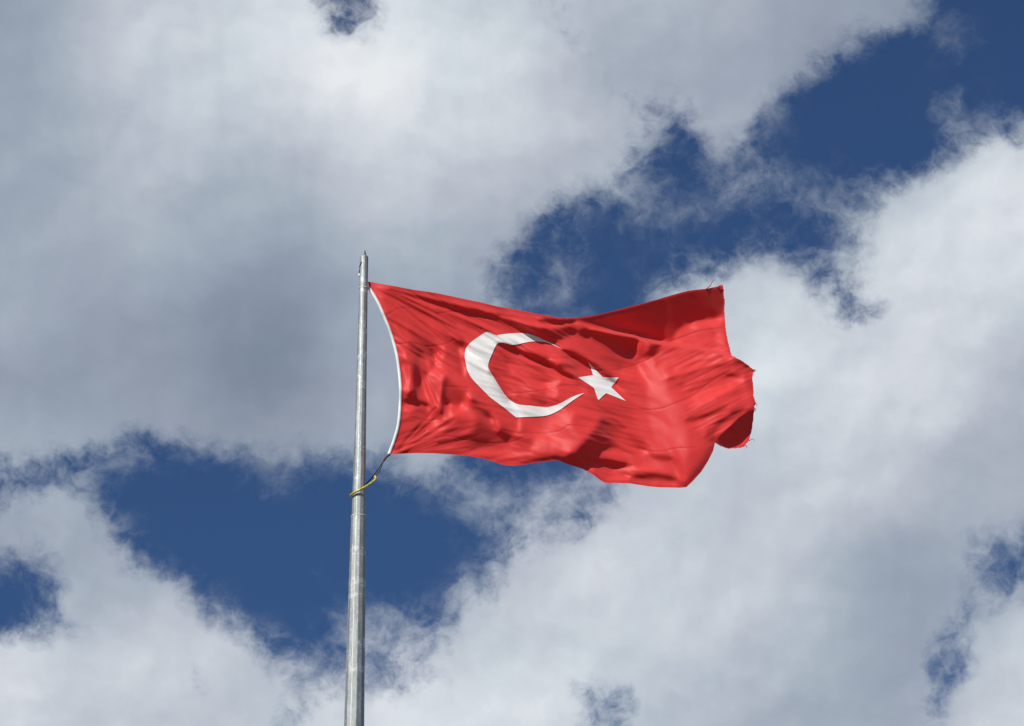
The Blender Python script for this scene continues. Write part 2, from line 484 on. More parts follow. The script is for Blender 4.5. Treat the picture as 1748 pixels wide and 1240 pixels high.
# bead of weld at the joint of the two sections, and a shallow ring near the top
def ring(z, r, t, name):
    pts = [(PX + (r) * math.cos(a), PY - (r) * math.sin(a), z + 0.004 * math.sin(3 * a)) for a in [2 * math.pi * i / 48 for i in range(49)]]
    V, F = tube(pts, t, 8)
    return link(name, mesh(name, V, F), m_weld, flagpole)
ring(zj + 0.002, rj + 0.001, 0.0065, 'weld_bead')
z5 = pole_z(493); ring(z5, float(np.interp(z5, zs, rs)) * 0.985, 0.006, 'weld_bead')
# the long weld that closes the folded plate, along one edge
ea = PHI + R(90)
V, F = tube([(PX + (float(np.interp(z, zs, rs)) + 0.001) * math.cos(ea), PY - (float(np.interp(z, zs, rs)) + 0.001) * math.sin(ea), z) for z in np.linspace(0.05, zj - 0.02, 60)], 0.0055, 6)
link('weld_seam', mesh('weld_seam', V, F), m_weld, flagpole)
# finial: a short rod with a small pulley block
V, F = tube([(PX + 0.004, PY, zt + 0.02), (PX + 0.006, PY, zt + 0.045), (PX + 0.012, PY, zt + 0.06), (PX + 0.008, PY, zt + 0.085), (PX + 0.010, PY, zt + 0.105)],
            [0.016, 0.010, 0.012, 0.007, 0.006], 10)
fin = link('finial_rod', mesh('finial_rod', V, F), m_dark, flagpole)

# ------------------------------------------------------------------ cloth relief
# The folds of the flag as brightness strokes seen under this sun; integrated into a height field over the flag's plane.
X0, X1, Y0p, Y1p = 560, 1360, 420, 900
KZ = 0.866
nx = X1 - X0
ny = int((Y1p - Y0p) / KZ)
gx = X0 + np.arange(nx)[None, :] + np.zeros((ny, 1))
gy = Y0p + KZ * np.arange(ny)[:, None] + np.zeros((1, nx))
S = np.full((ny, nx), 0.55)
def seg_dist(pts, x=None, y=None):
    x = gx if x is None else x; y = gy if y is None else y
    D = np.full(x.shape, 1e9); T = np.zeros(x.shape); L = len(pts) - 1
    for i in range(L):
        (ax, ay), (bx, by) = pts[i], pts[i + 1]
        ux, uy = bx - ax, by - ay
        t = np.clip(((x - ax) * ux + (y - ay) * uy) / max(ux * ux + uy * uy, 1e-6), 0, 1)
        dd = np.hypot(x - ax - t * ux, y - ay - t * uy)
        mk = dd < D
        D[mk] = dd[mk]; T[mk] = ((i + t) / L)[mk]
    return D, T
def inside(poly, x=None, y=None):
    x = gx if x is None else x; y = gy if y is None else y
    c = np.zeros(x.shape, bool); n = len(poly)
    for i in range(n):
        (ax, ay), (bx, by) = poly[i], poly[(i + 1) % n]
        if ay == by: continue
        m = ((ay > y) != (by > y)) & (x < (bx - ax) * (y - ay) / (by - ay) + ax)
        c ^= m
    return c
def stroke(pts, w, v, a=1.0):
    if v < 0.3: w = w * 1.25
    if v < 0.16: v = v - 0.07
    pp = [tuple(p) for p in smooth_path(pts, 4)] if len(pts) > 2 else pts
    P = np.array(pp); m = 3.2 * w + 3
    j0 = max(0, int(P[:, 0].min() - m - X0)); j1 = min(nx, int(P[:, 0].max() + m - X0) + 2)
    i0 = max(0, int((P[:, 1].min() - m - Y0p) / KZ)); i1 = min(ny, int((P[:, 1].max() + m - Y0p) / KZ) + 2)
    D, T = seg_dist(pp, gx[i0:i1, j0:j1], gy[i0:i1, j0:j1])
    fade = np.clip(np.minimum(T, 1 - T) * 6 + 0.35, 0, 1)
    A = a * np.exp(-(D / (w * fade + 0.3)) ** 2 * 0.9)
    S[i0:i1, j0:j1] = S[i0:i1, j0:j1] * (1 - A) + v * A
def patch(poly, blur, v, a=1.0):
    global S
    D, _ = seg_dist(list(poly) + [poly[0]])
    sd = np.where(inside(poly), D, -D)
    t = np.clip(sd / (2 * blur) + 0.5, 0, 1)
    A = a * t * t * (3 - 2 * t)
    S = S * (1 - A) + v * A
# broad tones
patch([(628,481),(742,500),(900,532),(975,543),(1010,560),(960,590),(900,572),(800,560),(720,520)], 10, 0.45)
patch([(960,600),(1010,560),(1090,585),(1180,610),(1120,640),(1040,640)], 10, 0.5)
patch([(690,772),(740,735),(800,715),(860,730),(930,770),(880,796),(800,780)], 8, 0.47)
patch([(985,618),(1040,625),(1078,645),(1075,690),(1012,690),(985,650)], 9, 0.66)
patch([(1100,600),(1250,620),(1285,660),(1280,715),(1215,755),(1180,815),(1120,820),(1080,740),(1070,660)], 14, 0.66)
# upper left folds running down from the head of the flag
stroke([(661,493),(678,507),(697,523.5),(724,536),(743,547),(764,559),(782,578),(794,592)], 4.5, 0.12)
stroke([(665,498),(690,508),(720,522),(752,538),(790,560)], 3.5, 0.66)
stroke([(665,490),(702,501),(736,513.5),(764,522.5),(798,530),(839,538)], 3.6, 0.10)
stroke([(705,504),(735,513),(765,523)], 4.5, 0.08)
stroke([(640,487),(690,497),(740,508),(800,521),(870,537)], 3.0, 0.62)
stroke([(690,508),(740,522),(800,545),(830,560)], 3.2, 0.62)
stroke([(745,528),(790,546),(822,562)], 2.0, 0.30)
stroke([(650,505),(662,520),(680,535)], 7, 0.78)
stroke([(660,534),(682,551),(702,566),(719,580),(732,596),(741,614),(737,626)], 5.5, 0.08)
stroke([(672,533),(700,548),(730,566),(752,588),(757,606)], 6, 0.74)
stroke([(685,540),(715,556),(745,578)], 1.8, 0.45)
stroke([(700,540),(740,560),(775,590)], 1.8, 0.40)
stroke([(743,558),(764,582),(778,600),(786,621),(785,642)], 8, 0.30)
stroke([(757,593),(744,620)], 7, 0.88)
stroke([(784,596),(792,612),(794,640)], 5, 0.82)
stroke([(670,575),(680,600),(692,612)], 8, 0.80)
stroke([(700,585),(714,606),(711,632),(707,656),(704,677),(700,684)], 8, 0.08)
stroke([(716,612),(722,628),(728,640)], 3, 0.25)
stroke([(717,617),(724,634)], 1.4, 0.6)
stroke([(690,622),(697,646),(695,669)], 6.5, 0.88)
stroke([(735,640),(750,630),(762,640)], 4, 0.80)
stroke([(729,644),(730,664),(737,688),(749,700)], 8, 0.92)
stroke([(751,660),(749,697)], 4, 0.86)
patch([(762,640),(776,652),(796,668),(793,682),(782,696),(760,690),(757,664)], 4.5, 0.21)
stroke([(760,645),(757,668),(756,688),(755,706)], 3, 0.06)
stroke([(776,640),(790,656),(803,664)], 6, 0.70)
stroke([(769,691),(769,703)], 5.5, 0.92)
stroke([(743,729),(762,713),(782,702),(797,691),(803,678),(800,664)], 4.2, 0.85)
stroke([(803,681),(817,700),(834,713)], 5, 0.10)
stroke([(692,683.5),(717,687),(731,692)], 3.5, 0.12)
stroke([(711,700),(728,706)], 5, 0.22)
stroke([(690,694),(704,700)], 6, 0.88)
stroke([(690,715),(720,725),(742,724)], 5, 0.55)
# folds fanning out of the lower hoist corner
stroke([(666,775),(708,750),(737,729),(748,717)], 4, 0.80)
stroke([(675,768),(709,753),(737,740)], 2.2, 0.15)
stroke([(680,769),(715,756),(740,748)], 2, 0.68)
stroke([(682,773),(720,764.5),(753,756.5),(785,750),(808,743)], 3, 0.12)
stroke([(700,771),(750,766),(800,768)], 3, 0.62)
stroke([(759,741),(785,727),(803,719)], 9, 0.36)
patch([(820,700),(838,715),(862,728),(873,745),(866,759),(840,764),(812,760),(795,752),(806,735)], 9, 0.15)
stroke([(800,776),(840,772),(890,776),(930,770)], 4, 0.66)
stroke([(820,781),(860,784),(900,782)], 2.0, 0.35)
stroke([(838,716),(846,724),(850,736)], 4, 0.72)
# below the crescent
stroke([(887,714),(886,736)], 5, 0.84)
stroke([(876,742),(905,744)], 4, 0.70)
stroke([(912,765),(936,740),(950,722),(975,710)], 18, 0.80)
stroke([(940,748),(965,757),(968,772)], 16, 0.80)
stroke([(983,712),(1004,720)], 10, 0.50)
stroke([(890,790),(940,782),(955,782)], 2.5, 0.25)
# inside the crescent
stroke([(845,608),(880,638),(935,652)], 9, 0.42)
stroke([(868,622),(890,640),(912,656),(928,661),(955,652)], 5.5, 0.90)
stroke([(933,666),(952,674)], 7, 0.88)
stroke([(861,671),(880,675)], 5, 0.82)
stroke([(905,676),(918,683),(930,692)], 4.5, 0.32)
stroke([(834,632),(847,650),(861,674),(873,685)], 3.2, 0.12)
stroke([(851,586),(869,592),(894,602.6),(917,610),(939,621),(958,631.5),(975,641),(991,653),(1010,676),(1026,695),(1049,718),(1065,731)], 4.2, 0.07)
stroke([(860,601),(900,614),(940,633),(975,655)], 3.2, 0.70)
stroke([(961,597.5),(984,608.5),(1004,619),(1018,626.5),(1031,637),(1050,655)], 4.0, 0.07)
stroke([(938,610),(956,619)], 6, 0.84)
stroke([(885,594),(915,597),(940,605)], 5, 0.68)
stroke([(961,627),(990,624)], 5.5, 0.32)
stroke([(975,612),(1000,632)], 4, 0.62)
stroke([(990,660),(1005,685),(1020,705)], 5, 0.55)
# along the top
patch([(884,553.5),(924,559.5),(976,558),(984,564),(973,574),(951,583),(943,586),(924,576),(903,567)], 3.75, 0.12)
stroke([(835,535.5),(865,547.5),(884,556),(903,566),(924,578)], 3.4, 0.10)
stroke([(855,540),(900,551),(939,557.5),(961,555),(984,551),(1006,558)], 2.8, 0.80)
stroke([(845,530),(885,537),(920,543),(960,547)], 2.6, 0.62)
stroke([(921,546.5),(954,549.5),(982,548)], 2.6, 0.10)
patch([(984,546),(1049,533),(1126,512),(1175,498),(1230,491),(1236,515),(1234,536),(1220,544.5),(1188,548.7),(1165,557),(1155,566),(1145,582),(1113,575),(1081,567),(1033,556)], 3.3, 0.23)
patch([(1165,560),(1187,551.5),(1220,547),(1236,541),(1247,598),(1249,607),(1197,592),(1150,584),(1155,568)], 2, 0.62)
stroke([(1178,556),(1232,549)], 5, 0.86)
stroke([(1222,572),(1236,586)], 5, 0.84)
stroke([(1085,527),(1130,514),(1180,500),(1225,494)], 3.0, 0.22)
stroke([(1150,545),(1168,532),(1180,524)], 2.5, 0.18)
stroke([(985,551),(1010,560),(1049,568),(1081,574),(1097,580),(1126,587),(1178,592),(1242,608),(1282,628)], 3.0, 0.72)
stroke([(1008,566),(1049,575),(1095,584)], 2.8, 0.08)
patch([(1026,579),(1049,576),(1088,583),(1078,602),(1067,607),(1049,599)], 3.3, 0.15)
patch([(1110,587),(1130,587),(1120,605),(1101,615),(1088,613),(1107,599)], 3.3, 0.15)
stroke([(1093,582),(1081,611)], 3.5, 0.84)
stroke([(1000,578),(1030,600),(1060,616)], 5, 0.58)
stroke([(990,566),(1002,570)], 4, 0.14)
# the belly of the flag
stroke([(1100,618),(1118,660),(1134,704),(1150,748),(1160,785)], 30, 0.86)
stroke([(1059,634),(1082,641)], 8, 0.84)
stroke([(1142,644),(1166,660)], 6, 0.50)
stroke([(1140,600),(1120,625)], 5, 0.62)
stroke([(1150,632),(1190,612),(1230,610)], 4, 0.80)
stroke([(1160,650),(1200,630),(1250,622)], 2.5, 0.50)
stroke([(1172,718),(1208,706),(1242,692)], 5, 0.42)
stroke([(1180,690),(1215,678),(1255,664)], 6, 0.78)
stroke([(1204,750),(1236,715),(1268,698)], 4.5, 0.36)
stroke([(1190,735),(1215,716),(1245,705)], 4, 0.75)
stroke([(1240,650),(1262,660),(1280,690)], 7, 0.76)
stroke([(1274,640),(1284,666)], 4, 0.36)
stroke([(1255,612),(1281,628)], 4, 0.22)
stroke([(1240,640),(1262,642)], 3, 0.40)
patch([(1223,755),(1242,737.5),(1262,718),(1278,708),(1284,718),(1279,737),(1262,753),(1245,763),(1233,761)], 3, 0.26)
stroke([(1240,765),(1262,760),(1278,746)], 2.6, 0.80)
# lower folds
patch([(1026,718),(1000,750),(984,769.5),(955,786),(997,799),(1017,783),(1027,770),(1055,763),(1036,734)], 6.75, 0.12)
stroke([(1026,716),(1065,740),(1101,766)], 6, 0.22)
stroke([(1000,783),(1049,792),(1072,796)], 6, 0.12)
stroke([(1078,816.5),(1113,811.5),(1152,818)], 4.5, 0.24)
stroke([(1100,779),(1146,783)], 5, 0.42)
stroke([(1060,775),(1090,784)], 4, 0.62)
stroke([(1045,803),(1088,799),(1120,802)], 3, 0.82)
stroke([(1036,819),(1075,815)], 3, 0.82)
stroke([(1003,790),(1014,806)], 3, 0.80)
stroke([(1110,824),(1160,828)], 3, 0.66)
stroke([(1158,790),(1167,822)], 6, 0.90)
stroke([(1211,733),(1216,766),(1196,800),(1178,820)], 7, 0.40)

rngn = np.random.default_rng(7)
fx = np.fft.fftfreq(nx)[None, :] * 2 * np.pi
fz = np.fft.fftfreq(ny)[:, None] * 2 * np.pi
def blur_field(A_, sg):
    f0 = np.fft.fftfreq(A_.shape[1])[None, :] * 2 * np.pi; f1 = np.fft.fftfreq(A_.shape[0])[:, None] * 2 * np.pi
    return np.real(np.fft.ifft2(np.fft.fft2(A_) * np.exp(-(f0 ** 2 + f1 ** 2) * sg * sg / 2)))
S = 0.45 * S + 0.55 * blur_field(S, 3.0)
def fan(cx, cy, a0, a1, n, r0, r1, bend):
    for a_ in np.linspace(a0, a1, n):
        a_ = R(a_ + rngn.uniform(-2, 2)); L0 = rngn.uniform(12, 40); L1 = rngn.uniform(r0, r1)
        pts = [(cx + t * math.cos(a_ + bend * t / 200.0), cy + t * math.sin(a_ + bend * t / 200.0)) for t in np.linspace(L0, L1, 5)]
        nx_, nz_ = -math.sin(a_), math.cos(a_)
        k_ = rngn.uniform(0.35, 0.8)
        stroke(pts, 1.7, 0.20, k_)
        stroke([(x + 3.0 * nx_, y + 3.0 * nz_) for x, y in pts], 1.7, 0.78, k_ * 0.8)
fan(629, 484, 13, 52, 15, 90, 240, 0.10)
fan(666, 777, -3, -46, 11, 70, 170, -0.08)
def fibres(angle, lw, ll):
    """noise drawn out along one direction (angle in the picture, downwards positive)"""
    nz = np.fft.fft2(rngn.standard_normal((ny, nx)))
    ca, sa = math.cos(angle), math.sin(angle)
    kl = fx * ca + fz * sa; kp = -fx * sa + fz * ca
    o_ = np.real(np.fft.ifft2(nz * np.exp(-(kl * ll) ** 2 / 2 - (kp * lw) ** 2 / 2)))
    return o_ / o_.std()
def soft(poly, blur):
    D, _ = seg_dist(list(poly) + [poly[0]])
    t = np.clip(np.where(inside(poly), D, -D) / (2 * blur) + 0.5, 0, 1)
    return t * t * (3 - 2 * t)
mA = soft([(620,470),(960,540),(1000,600),(980,640),(860,620),(760,640),(660,600)], 25)
mB = soft([(1120,590),(1300,600),(1300,760),(1220,760),(1165,700)], 25)
mC = soft([(660,700),(800,720),(900,790),(640,800)], 20)
mE = soft([(880,700),(985,690),(1000,780),(900,790)], 25)
mD = (1 - 0.7 * mE) * soft([(830,590),(1090,610),(1110,740),(1100,840),(900,800),(800,680)], 25)
wr = (0.060 * mA * (fibres(R(34), 1.2, 34) + 0.7 * fibres(R(28), 2.2, 44)) +
      0.075 * mB * (fibres(R(-30), 1.2, 26) + 0.7 * fibres(R(-18), 2.2, 34)) +
      0.050 * mC * (fibres(R(-22), 1.3, 34) + fibres(R(-12), 2.2, 44)) +
      0.050 * mD * (fibres(R(14), 1.1, 24) + 0.6 * fibres(R(30), 2.2, 34)) +
      0.012 * fibres(R(60), 3.5, 8))
S = np.clip(S + wr, -0.12, 0.985)

lx, lz, lo_ = SUN.x, SUN.z, -SUN.y           # sun in the flag's own frame: right, up, out
lt = math.hypot(lx, lz)
th0 = math.atan2(lt, lo_)
slope_t = -np.tan(np.clip(th0 - np.arccos(S), R(-62), R(58)))
ux, uz = lx / lt, lz / lt
OUT = [(628,481),(640.6,483),(674.8,489),(702,494.4),(743.4,500.2),(771,506),(798,511.8),(820,516.2),(849.7,523.6),(879.5,528.6),(909,534.4),(942,540.6),(960,543),(973,543.6),(984,542.8),(1013.4,539),(1043,532),(1073,524),(1100,517.5),(1126.5,510),(1150,503),(1174.8,496.5),(1190,494.6),(1207,493.2),(1222,489.8),(1229,488.6),(1234,487.2),
 (1235.2,495.5),(1235.6,505),(1237.2,514.8),(1236.2,529.4),(1237.6,547),(1239.4,566.5),(1244,589),(1249,607.5),(1262,614.2),(1270,618.5),(1278,624.5),(1284.5,630.5),(1289.5,633.4),(1285.6,636.5),(1284.2,645.5),(1285.6,655),(1286.6,666.5),(1285.8,674),(1288.4,682.6),(1290.6,689.7),(1287.4,693),(1288.5,700.3),(1286.4,707),(1286,714.8),(1284.4,724),(1283.6,734),(1280.4,744),(1279.3,752),(1274,757.5),(1271,762.4),(1262,765.3),(1252,766),(1242.6,766.4),(1229.7,761.6),(1220.6,756),
 (1217.4,769.7),(1208.7,787.4),(1197.4,805.2),(1182.9,821.3),(1171.6,832),(1160,833),(1145.8,832.6),(1125,832.2),(1107,830.6),(1074.8,825.6),(1050,824.6),(1033,824.8),(1023,819),(1013.5,811.6),(1003,805),(993,800.1),(972.6,793.8),(958.4,788.6),(949.5,785.6),(938,787.4),(926.5,789),(912,790.4),(898,793),(876.8,795.6),(866,794.8),(855.5,793),(838.5,787),(820,782),(801,778.8),(777,776.4),(736.8,774),(707.7,773.8),(685,774.8),(666,776.4),
 (673,756),(681,728),(684.2,697),(685,664.5),(682.5,632),(677.5,602),(668,568.5),(658,543),(647,518),(636,499),(629,489)]
fade = soft(OUT, 9)
slope_t = (slope_t - 0.0) * np.clip(fade + 0.25, 0, 1)
st_h = np.fft.fft2(slope_t)
kl = fx * ux - fz * uz                        # rows run downwards
kp = fx * uz + fz * ux
Hh = -1j * kl * st_h / (kl ** 2 + 0.06 * kp ** 2 + (2 * np.pi / 640.0) ** 2)
Hh[0, 0] = 0
H = np.real(np.fft.ifft2(Hh)) * 1.30
# the cloth that turns back behind the ridge at the upper right, and the corner curling under at the lower right
def step(poly, blur):
    return soft(poly, blur)
back = step([(930,500),(985,548),(1010,560),(1049,567.5),(1081,573),(1097,578.5),(1126,585.5),(1178,590.5),(1249,607.5),(1300,610),(1300,440)], 2.4)
ramp_b = np.clip((gx - 985) / 150.0, 0, 1); ramp_b = ramp_b * ramp_b * (3 - 2 * ramp_b)
H -= 34.0 * back * ramp_b
curl = step([(1219,757),(1242,735),(1262,716),(1279,705),(1300,700),(1300,790),(1219,790)], 2.2)
ramp_c = np.clip((gx - 1219) / 26.0, 0, 1)
H -= 5.5 * curl * ramp_c
# hold the hoist at the pole
i0 = int(round((483 - Y0p) / KZ)); H -= H[i0, 630 - X0]
hold = np.exp(-((gx - 628) / 26.0) ** 2 - ((gy - 485) / 26.0) ** 2)
H = H * (1 - hold) - 4.0 * hold
H -= 42.0 * np.clip((gx - 630) / 640.0, -0.1, 1.2)           # streaming a little away from the viewer
H -= 0.10 * (gy - 485) / KZ * 1.0                            # and leaning, the lower edge farther back
SEAMS = [[(655,541),(680,527),(700,527)],[(677,588),(706,586),(731,592),(762,587),(775,580)],[(701,712),(730,718),(750,715.5)],[(760,660),(775,661),(801,662)],
 [(862,673),(890,671),(919,668),(945,662),(967,658),(990,659)],[(1017,631),(1045,632),(1070,627),(1100,617),(1126,602)],[(1030,686),(1049,692),(1075,698),(1100,700),(1128,698),(1152,689),(1185,674),(1212,652),(1245,634)],
 [(886,739),(926,740),(955,736),(974,726),(1008,730),(1030,737),(1065,757),(1090,766),(1113,771),(1135,770),(1152,766),(1188,764)],[(1140,584),(1159,578),(1197,565),(1234,560)],
 [(745,536),(790,531),(830,545)],[(920,618),(940,611),(985,611)],[(700,758),(760,745),(800,752),(860,757),(900,745)]]
seam = np.zeros((ny, nx))
for s_ in SEAMS:
    D, T = seg_dist([tuple(p) for p in smooth_path(s_, 4)])
    seam = np.maximum(seam, np.exp(-(D / 0.9) ** 2))
H -= 0.55 * seam
Dh, _ = seg_dist(OUT + [OUT[0]])
seam = np.maximum(seam, 0.45 * np.exp(-((Dh - 3.6) / 0.9) ** 2) + 0.16 * (Dh < 3.6))
H *= MPX
def samp(A, x, y):
    i = np.clip((np.asarray(y) - Y0p) / KZ, 0, ny - 1.001); j = np.clip(np.asarray(x) - X0, 0, nx - 1.001)
    i0, j0 = i.astype(int), j.astype(int); a, b_ = i - i0, j - j0
    return (A[i0, j0] * (1 - a) * (1 - b_) + A[i0 + 1, j0] * a * (1 - b_) + A[i0, j0 + 1] * (1 - a) * b_ + A[i0 + 1, j0 + 1] * a * b_)
def surf(xy, off=0.0):
    xy = np.asarray(xy, float)
    hh = samp(H, xy[:, 0], xy[:, 1]) + off
    x, y = (xy[:, 0] - W0 / 2) / FPX, (H0 / 2 - xy[:, 1]) / FPX
    ry, rz = CP - y * SP, SP + y * CP
    t = (YP - hh) / ry
    return np.stack([CAM.x + x * t, CAM.y + ry * t, CAM.z + rz * t], 1)
def resample(pts, step_, jag=None):
    o_ = []
    for i in range(len(pts)):
        a = np.array(pts[i], float); b_ = np.array(pts[(i + 1) % len(pts)], float)
        n = max(1, int(round(np.hypot(*(b_ - a)) / step_)))
        for k_ in range(n): o_.append(a + (b_ - a) * k_ / n)
    return np.array(o_)
def sheet(name, poly, spacing, off, mat, parent, jag=False):
    rim = resample(poly, spacing)
    if jag:
        fly = rim[:, 0] > 1228
        rim[fly] += rngn.normal(0, 0.32, (int(fly.sum()), 2))
    bx0, by0 = rim.min(0); bx1, by1 = rim.max(0)
    rows = np.arange(by0, by1, spacing * 0.866)
    P = []
    for r_i, yy in enumerate(rows):
        xs = np.arange(bx0 + (spacing / 2 if r_i % 2 else 0), bx1, spacing)
        P.append(np.stack([xs, np.full_like(xs, yy)], 1))
    P = np.concatenate(P)
    ins = inside([tuple(p) for p in rim], P[:, 0], P[:, 1])
    P = P[ins]
    keep = np.ones(len(P), bool)
    for c0 in range(0, len(P), 4000):
        q_ = P[c0:c0 + 4000]
        d2 = ((q_[:, None, :] - rim[None]) ** 2).sum(2).min(1)
        keep[c0:c0 + 4000] = d2 > (0.55 * spacing) ** 2
    P = P[keep]
    allp = np.concatenate([rim, P])
    nr = len(rim)
    res = geometry.delaunay_2d_cdt([Vector(p) for p in allp], [], [list(range(nr))], 1, 1e-4)
    v2 = np.array([tuple(v) for v in res[0]])
    faces = res[2]
    me_ = mesh(name, surf(v2, off), faces)
    # turn the faces towards the viewer
    bm = bmesh.new(); bm.from_mesh(me_)
    for f in bm.faces:
        if f.normal.y > 0 and abs(f.normal.y) > 0.02: pass
    if sum(f.normal.y for f in bm.faces) > 0:
        bmesh.ops.reverse_faces(bm, faces=bm.faces)
    bm.to_mesh(me_); bm.free()
    at_ = me_.attributes.new('seam', 'FLOAT', 'POINT')
    at_.data.foreach_set('value', samp(seam, v2[:, 0], v2[:, 1]).astype(np.float32))
    me_.polygons.foreach_set('use_smooth', [True] * len(me_.polygons))
    return link(name, me_, mat, parent)

# ------------------------------------------------------------------ cloth materials
def cloth(name, col, seam_col, trans, trans_col, sheen, rough):
    m, k, o = material(name)
    tcm = k.node('ShaderNodeTexCoord').outputs['Object']
    at_ = k.node('ShaderNodeAttribute', attribute_name='seam').outputs['Fac']
    weave = k.noise(k.vmath('MULTIPLY', tcm, (1.0, 1.0, 3.0)), 60, 3, 0.6)
    base = k.mixc(k.rng(weave, 0.3, 0.7, 0, 1), tuple(c_ * 0.93 for c_ in col[:3]) + (1,), col)
    base = k.mixc(k.math('MULTIPLY', at_, 0.45), base, seam_col)
    pb = k.node('ShaderNodeBsdfPrincipled')
    k.put(pb.inputs['Base Color'], base)
    pb.inputs['Roughness'].default_value = rough
    pb.inputs['Specular IOR Level'].default_value = sheen
    pb.inputs['Sheen Weight'].default_value = 0.28
    pb.inputs['Sheen Tint'].default_value = (1.0, 0.72, 0.70, 1) if col[1] < 0.3 else (1, 1, 1, 1)
    pb.inputs['Sheen Roughness'].default_value = 0.5
    bp_ = k.node('ShaderNodeBump'); bp_.inputs['Strength'].default_value = 0.12; bp_.inputs['Distance'].default_value = 0.004
    k.put(bp_.inputs['Height'], weave); k.put(pb.inputs['Normal'], bp_.outputs[0])
    tr = k.node('ShaderNodeBsdfTranslucent')
    k.put(tr.inputs[0], trans_col)
    mx = k.node('ShaderNodeMixShader')
    mx.inputs[0].default_value = trans
    k.l.new(pb.outputs[0], mx.inputs[1]); k.l.new(tr.outputs[0], mx.inputs[2])
    k.l.new(mx.outputs[0], o.inputs[0])
    return m
m_red = cloth('red_flag_cloth', (0.84, 0.046, 0.044, 1), (0.42, 0.012, 0.014, 1), 0.28, (0.95, 0.022, 0.020, 1), 0.24, 0.50)
m_white = cloth('white_applique_cloth', (0.88, 0.87, 0.84, 1), (0.6, 0.6, 0.58, 1), 0.10, (0.8, 0.78, 0.74, 1), 0.25, 0.55)
m_tape = cloth('white_hoist_tape', (0.84, 0.84, 0.83, 1), (0.8, 0.8, 0.8, 1), 0.04, (0.8, 0.8, 0.8, 1), 0.25, 0.6)

flag = empty('flag', at(630, 485), 'large red flag with a white crescent and star, streaming from the steel pole', 'flag')
sheet('cloth', OUT, 1.7, 0.0, m_red, flag, jag=True)
CRES = [(961.5,597.6),(943.5,587.4),(930,581.2),(915,574.4),(903.3,570.4),(892.9,569),(879.5,568.9),(864.6,570.2),(852,571.8),(847.5,572.6),(842.3,570.6),(836.4,568.1),(831.9,567.2),(826.7,568.7),(818.7,574),(812,578.5),(805.8,583),(800.5,588),(796.6,593),(794.4,598),(793.5,603),(793.6,610),(794.5,617),(797.5,631),(800.5,638),(804.2,644.5),(812.3,654),(825.2,667),(838,679.5),(854,691.3),(868.7,702.8),(880,712),(884,712.8),(896.3,712.2),(914,711.4),(930,710.2),(940.7,707.2),(954.8,700.4),(967.3,691.6),(979.7,682.6),(990.3,675.6),(997.4,671.2),
 (986.8,673.9),(976,678.3),(961.9,686),(951.3,691),(940.7,694.2),(931.8,695.3),(919.4,694.4),(905.2,692.8),(891,691.6),(881.5,689.6),(871.5,683.8),(863.5,676.4),(856.4,666.2),(848.4,653.2),(841.3,641.8),(835.4,632.2),(833.2,625),(835.1,616),(841.3,601.5),(846.1,591),(849,587.2),(852,585.3),(856.5,584.9),(863.1,586),(869.1,587.8),(877.3,588.7),(885.4,587.7),(894.4,585.5),(903.3,583.9),(913.7,583),(924.1,583.3),(933,584.9),(943.5,589),(952.4,593.4)]
CRES = [tuple(p) for p in smooth_path(CRES[:42], 3)] + [tuple(p) for p in smooth_path(CRES[42:], 3)]
sheet('crescent', CRES, 1.7, 0.006, m_white, flag)
STAR = [(1004.4,618.2),(1016.5,631.5),(1029,644.2),(1042,644.9),(1056.2,644.6),(1049.5,653),(1043.3,661.4),(1055.5,672.8),(1068.3,684.8),(1051,677.8),(1034.7,671.4),(1028,677.2),(1021.4,683.4),(1017.4,673),(1014.2,662.6),(1003,655),(994.5,649.6),(987,644.4),(1000,642.6),(1012.4,640.8),(1009.4,630.5)]
sheet('star', STAR, 1.7, 0.006, m_white, flag)
# white tape down the hoist, a folded strip with some thickness
hoist = [(629,489),(636,499),(647,518),(658,543),(668,568.5),(677.5,602),(682.5,632),(685,664.5),(684.2,697),(681,728),(673,756),(665,777)]
hp = np.array(smooth_path(hoist, 8))
V, F = [], []
nrm2 = np.gradient(hp, axis=0); nrm2 /= np.hypot(nrm2[:, 0], nrm2[:, 1])[:, None]
nrm2 = np.stack([nrm2[:, 1], -nrm2[:, 0]], 1)      # towards the flag
ws = np.interp(np.arange(len(hp)), [0, 8, len(hp) - 1], [2.6, 3.6, 4.2])
sec = [(0.25, 0.008), (-0.5, 0.012), (-1.0, 0.004), (-1.0, -0.006), (-0.5, -0.010), (0.25, -0.008)]
for i in range(len(hp)):
    for a, b_ in sec:
        V.append(surf([hp[i] + nrm2[i] * a * ws[i]], 0)[0] * 1.0 - np.array([0, b_, 0]))
ns = len(sec)
for i in range(len(hp) - 1):
    for j in range(ns):
        F.append((i * ns + j, i * ns + (j + 1) % ns, (i + 1) * ns + (j + 1) % ns, (i + 1) * ns + j))
F.append(tuple(range(ns))); F.append(tuple((len(hp) - 1) * ns + j for j in reversed(range(ns))))
me = mesh('hoist_tape', V, F); finish(me)
link('hoist_tape', me, m_tape, flag)
